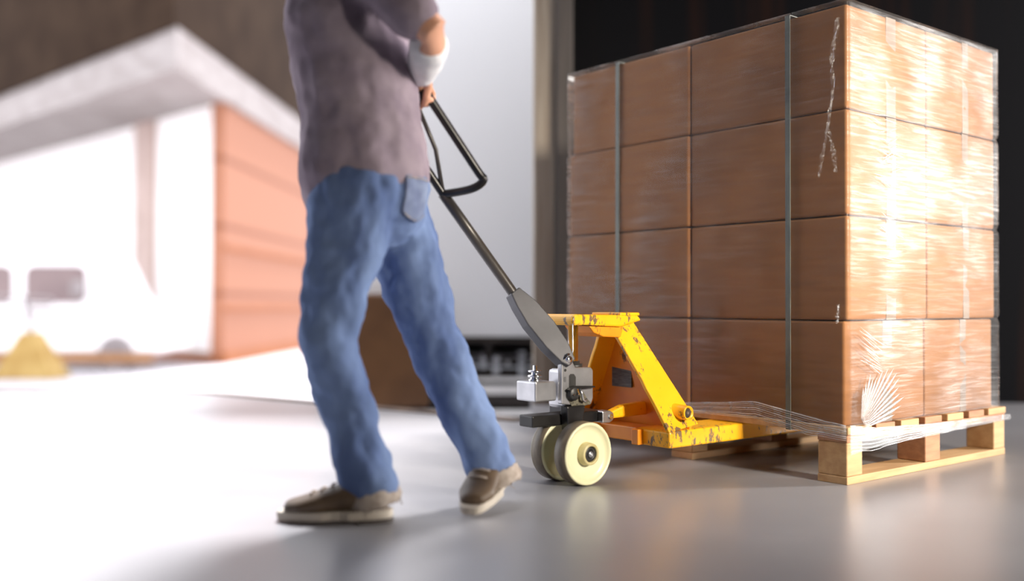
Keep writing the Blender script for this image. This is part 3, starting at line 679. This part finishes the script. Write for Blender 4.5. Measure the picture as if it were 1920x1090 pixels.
# frayed hems with loose threads
for a, k in ((ankL, kneeL), (ankR, kneeR)):
    d = (a-k).normalized(); c = a+d*(.032 if a is ankL else .016)
    e1 = d.cross(Vector((0, 1, 0))).normalized(); e2 = d.cross(e1); R = .064; mb = MB(); vs = []; fs = []; n = 48
    for j, (q, r) in enumerate(((-.004, R), (.020, R+.003), (.034, R-.002), (.034, R-.008), (.0, R-.008))):
        for i in range(n):
            w = 2*PI*i/n; rr = r+noise.noise(Vector((i*.5, j, 0)))*.003; vs.append(c+d*(q+noise.noise(Vector((i*.8, j*3, 2)))*.006)+(e1*math.cos(w)+e2*math.sin(w))*rr)
    for j in range(4):
        for i in range(n): fs.append((j*n+i, j*n+(i+1) % n, (j+1)*n+(i+1) % n, (j+1)*n+i))
    mb.add(vs, fs, True); onman(mb, 'frayed_hem', 'fray', trou)
    for i in range(6):
        w = random.uniform(0, 2*PI); p = c+d*.03+(e1*math.cos(w)+e2*math.sin(w))*R
        onman(MB().tube([p, p+d*.012+Vector((random.uniform(-.006, .006), -.004, -.004)), p+d*.018+Vector((random.uniform(-.012, .018), -.008, -.006))], .0007, 5), 'loose_thread', 'fray', trou)
# cuff on the forearm and wrist
d = (wrL-elL).normalized()
cf = MB().chain([elL.lerp(wrL, .38), elL.lerp(wrL, .7), wrL+d*.006], [(.047, .047), (.044, .043), (.038, .036)], (0, 0, 1)); cuff = PB(cf, 'wrist_cuff', 'white_cloth', .005, smooth=2, disp=.008, dsize=.05); cuff['label'] = 'white cuff'
# shoes
def shoe(heel, toe, up, lift):
    f = (toe-heel); Lf = f.length; f = f.normalized(); lat = up.cross(f).normalized(); up = f.cross(lat).normalized()
    if up.z < 0 and lift < .5: up = -up
    up_ = up
    mb = MB()
    mb.chain([heel+f*.035+up_*.050, heel+f*Lf*.30+up_*.052, heel+f*Lf*.55+up_*.040, heel+f*Lf*.78+up_*.028, heel+f*(Lf-.035)+up_*.026], [(.036, .036), (.038, .036), (.043, .030), (.046, .024), (.036, .020)], lat)
    mb.chain([heel+f*.05+up_*.05, heel+f*.055+up_*.085], [(.032, .036), (.030, .034)], lat)
    s = PB(mb, 'shoe', 'shoe', .005, smooth=3)
    outl = []; n = 40
    for i in range(n):
        w = 2*PI*i/n; x = .5-.5*math.cos(w); wd = math.sin(w); half = (.036+.014*math.sin(PI*min(1, x*.9))**1-(.008 if .35 < x < .5 else 0))
        outl.append(heel+f*Lf*x+lat*half*(abs(wd)**.55)*(1 if wd >= 0 else -1))
    MB().prism(outl, up_*.020).build('sole', M['sole'], s, origin=MO, bevel=.003)
    hl = [heel+f*(.006+.0*i)+lat*0 for i in range(1)]
    MB().prism([p for p in outl if (p-heel).dot(f) < Lf*.32], up_*-.010).build('heel', M['sole_dark'], s, origin=MO)
    la = MB()
    for i in range(4):
        c = heel+f*(Lf*(.42+.09*i))+up_*(.083-.008*i); la.tube([c-lat*.022, c+up_*.003, c+lat*.022], .0028, 6)
    la.build('laces', M['fray'], s, origin=MO)
shoe(Vector((-.272, 2.245, .011)), Vector((-.540, 2.262, .004)), Vector((0, 0, 1)), 0)
shoe(Vector((-.018, 2.53, .075)), Vector((-.100, 2.295, .004)), Vector((0, 0, 1)), 1)
# hair and eyes
hr = MB().chain([head+Vector((.03, 0, -.03)), head+Vector((.022, 0, .03)), head+Vector((.012, 0, .068))], [(.074, .072), (.078, .085), (.066, .078)], LAT)
PB(hr, 'hair', 'hair', .006, smooth=2, disp=.01, dsize=.03)
for s in (-1, 1):
    e = MB().lathe([(-.011, 0), (-.008, .008), (0, .011), (.008, .008), (.011, 0)], head+FWD*.080+LAT*.030*s+Vector((0, 0, .008)), (0, 0, 1), 16); onman(e, 'eye', 'white_cloth', man)
    e = MB().lathe([(0, 0), (0, .0045), (.001, 0)], head+FWD*.0915+LAT*.030*s+Vector((0, 0, .008)), FWD, 12); onman(e, 'pupil', 'hair', man)

# ------------------------------------------------------------------ trailer parked at the dock
tl = empty('truck_trailer', (1.4, 6, -.75)); TO = Vector((1.4, 6, -.75))
tag(tl, 'white box trailer parked across the dock with a dark chassis and pale side rails', 'trailer')
def T(mb, name, mat, bevel=0, parent=tl, origin=TO): return mb.build(name, M[mat], parent, bevel=bevel, origin=origin)
T(MB().box(-1.2, 4.6, 6, 8.45, .284, 3.1), 'box_body', 'trailer', .015)
T(MB().box(-1.2, 4.6, 5.985, 6.02, .262, .30), 'bottom_rail', 'chassis')
T(MB().box(-1.1, 4.5, 6.35, 6.5, .06, .28).box(-1.1, 4.5, 7.95, 8.1, .06, .28), 'chassis_beam', 'chassis')
for k in range(13): T(MB().box(-1.05+k*.44, -1.0+k*.44, 6.05, 8.4, .16, .262), 'cross_bearer', 'chassis')
T(MB().box(-.42, .36, 6.10, 6.30, -.34, .20), 'added_dark_box', 'chassis', .01)  # added box that darkens the view under the trailer
for k in range(9):
    x = -.36+k*.08; T(MB().box(x, x+random.uniform(.02, .05), 6.08, 6.10, .03+random.uniform(0, .14), .07+random.uniform(.02, .15)), 'fitting', 'steel', .002)
T(MB().cyl((-.3, 6.07, .185), (.33, 6.07, .17), .007, 8).cyl((-.36, 6.06, .12), (.30, 6.06, .10), .006, 8), 'air_line', 'steel')
for z0, z1 in ((-.055, .000), (.025, .048), (-.19, -.150)): T(MB().box(-1.12, 4.2, 6.0, 6.03, z0, z1), 'side_rail', 'rail', .004)
for x in (-1.0, .30, 1.6, 3.0): T(MB().box(x, x+.06, 6.032, 6.09, -.2, .262), 'rail_post', 'chassis')
def twheel(x):
    o = T(MB().lathe([(0, .20), (0, .44), (.03, .48), (.22, .48), (.25, .44), (.25, .20)], (x, 6.12, -.27), (0, 1, 0), 40), 'wheel', 'black')
    T(MB().lathe([(.06, 0), (.05, .08), (.08, .1), (.06, .20), (.0, .22), (.02, .25)], (x, 6.11, -.27), (0, 1, 0), 32), 'rim', 'chassis', 0, o)
    return o
for x in (-.78, 2.0, 3.1): twheel(x)
T(MB().box(-1.16, -.50, 5.86, 5.985, -.12, .56), 'added_brown_panel', 'flare_brown', .02)  # added panel giving the brown flare tone between the worker's legs
T(MB().box(-1.1, 4.4, 7.9, 7.95, -.74, .20), 'added_dark_sheet', 'chassis')  # added dark sheet standing in for shade below the trailer
T(MB().cyl((1.0, 6.2, -.75), (1.0, 6.2, .1), .06), 'landing_leg', 'chassis')
T(MB().box(-.74, .26, 6.06, 6.16, -.70, -.36), 'spare_wheel_carrier', 'chassis', .01)

# ------------------------------------------------------------------ warehouse across the yard
wh = empty('warehouse', (-5.9, 19.9, -.75)); WO = Vector((-5.9, 19.9, -.75))
tag(wh, 'pale warehouse with flare-tinted salmon side wall, beige fascia and dark overhanging roof', 'building')
def Bd(mb, name, mat, bevel=0, parent=wh): return mb.build(name, M[mat], parent, bevel=bevel, origin=WO)
c0 = Vector((-5.9, 19.9, -.75)); dl = Vector((-.726, .687, 0)); dr = Vector((.035, 1, 0)).normalized(); nin = Vector((-.9, 1, 0)).normalized()
def wallseg(p, q, z0, z1, inn, t=.25):
    p = Vector(p); q = Vector(q); i = Vector(inn)*t
    return MB().hexa([Vector((p.x, p.y, z0)), Vector((q.x, q.y, z0)), Vector((q.x+i.x, q.y+i.y, z0)), Vector((p.x+i.x, p.y+i.y, z0))], [Vector((p.x, p.y, z1)), Vector((q.x, q.y, z1)), Vector((q.x+i.x, q.y+i.y, z1)), Vector((p.x+i.x, p.y+i.y, z1))])
inL = Vector((.687, .726, 0)); inR = Vector((-1, .035, 0))
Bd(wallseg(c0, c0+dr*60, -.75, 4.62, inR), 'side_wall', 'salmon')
Bd(wallseg(c0+dl*.28, c0+dl*2.87, -.75, 4.62, inL), 'front_wall', 'white_wall')
Bd(wallseg(c0+dl*2.87-inL*.1, c0+dl*3.8-inL*.1, -.75, 4.62, inL, .4), 'pier', 'pink')
Bd(wallseg(c0+dl*3.8, c0+dl*16, -.75, 4.62, inL), 'front_wall', 'white_wall')
Bd(wallseg(c0-inL*.06-dl*.03, c0+dl*16-inL*.06, -.75, -.52, inL, .05), 'plinth', 'plinth')
Bd(wallseg(c0-inR*.06, c0+dr*60-inR*.06, -.75, -.50, inR, .05), 'plinth', 'plinth')
for z in (.35, 1.6): Bd(wallseg(c0-inR*.05, c0+dr*60-inR*.05, z, z+.09, inR, .045), 'wall_rail', 'plinth')
rc = Vector((-5.87, 17, 0))
def roofslab(z0, z1, off, name, mat):
    a = rc-Vector((0, 1, 0))*off; p = [a, a+dr*60+Vector((off, 0, 0)), a+dr*60+Vector((-30, 0, 0)), a+dl*40]
    Bd(MB().prism([(v.x, v.y, z0) for v in p], (0, 0, z1-z0)), name, mat)
roofslab(4.62, 5.35, 0, 'fascia', 'fascia'); roofslab(5.35, 9.5, .12, 'upper_cladding', 'clad_dark')
# loading door in the pale front
Bd(wallseg(c0+dl*.35-inL*.03, c0+dl*2.5-inL*.03, -.72, 2.4, inL, .03), 'loading_door', 'white_wall')

# ------------------------------------------------------------------ parked van
vn = empty('van', (-8.4, 18.3, -.75)); VO = Vector((-8.4, 18.3, -.75))
tag(vn, 'white van parked beyond the dock, seen from its side with tinted windows', 'van')
def Vn(mb, name, mat, bevel=0, parent=vn): return mb.build(name, M[mat], parent, bevel=bevel, origin=VO)
bodyp = [(-11.6, -.42), (-11.6, 1.45), (-11.3, 1.62), (-8.3, 1.62), (-7.7, 1.42), (-7.25, .55), (-6.75, .38), (-6.55, .1), (-6.5, -.42)]
Vn(MB().prism([(x, 18, z) for x, z in bodyp], (0, 1.8, 0)), 'body', 'van', .08)
def rrect(x0, x1, z0, z1, r, y, t, n=6):
    P = []
    for cx, cz, s in ((x1-r, z1-r, 0), (x0+r, z1-r, 90), (x0+r, z0+r, 180), (x1-r, z0+r, 270)):
        for i in range(n+1):
            a = math.radians(s+90*i/n); P.append((cx+r*math.cos(a), y, cz+r*math.sin(a)))
    return MB().prism(P, (0, t, 0))
Vn(rrect(-8.98, -7.86, .50, 1.20, .16, 17.975, .03), 'side_window', 'van_glass')
Vn(rrect(-10.4, -9.22, .50, 1.20, .16, 17.975, .03), 'side_window', 'van_glass')
Vn(MB().box(-9.0, -8.4, 17.93, 17.98, .30, .36), 'door_handle', 'post', .01)
Vn(MB().box(-11.5, -6.6, 17.94, 17.99, -.60, -.42), 'sill', 'van_sill', .02)
for x in (-10.7, -7.3):
    o = Vn(MB().lathe([(0, 0), (0, .20), (-.02, .22), (0, .33), (.22, .33), (.22, 0)], (x, 17.97, -.42), (0, 1, 0), 32), 'wheel', 'post')
Vn(MB().box(-8.05, -7.85, 17.75, 17.98, .62, .92), 'wing_mirror', 'post', .03)

# ochre tapered base with a post and rail
st = empty('post_stand', (-8.05, 16.2, -.75)); SO = Vector((-8.05, 16.2, -.75))
tag(st, 'ochre tapered concrete base with a grey post and looped rail, in front of the van', 'post')
zb = -.75; vs = []; xc = -8.0
B0 = [(xc-.53, 15.9, zb), (xc+.53, 15.9, zb), (xc+.53, 16.6, zb), (xc-.53, 16.6, zb)]; B1 = [(xc-.13, 16.12, .02), (xc+.13, 16.12, .02), (xc+.13, 16.38, .02), (xc-.13, 16.38, .02)]
MB().hexa(B0, B1).build('tapered_base', M['ochre'], st, bevel=.02, origin=SO)
MB().tube([(xc-.0, 16.25, .0), (xc-.08, 16.25, .45), (xc-.12, 16.25, .62)], .045, 12).build('post_tube', M['post'], st, origin=SO)
MB().tube(smoothpath([Vector(p) for p in ((xc-.75, 16.2, .64), (xc-.2, 16.2, .60), (xc+.30, 16.2, .58), (xc+.36, 16.2, .52), (xc+.28, 16.2, .46), (xc-.2, 16.2, .47), (xc-.75, 16.2, .52))], 6), .022, 10).build('looped_rail', M['post'], st, origin=SO)
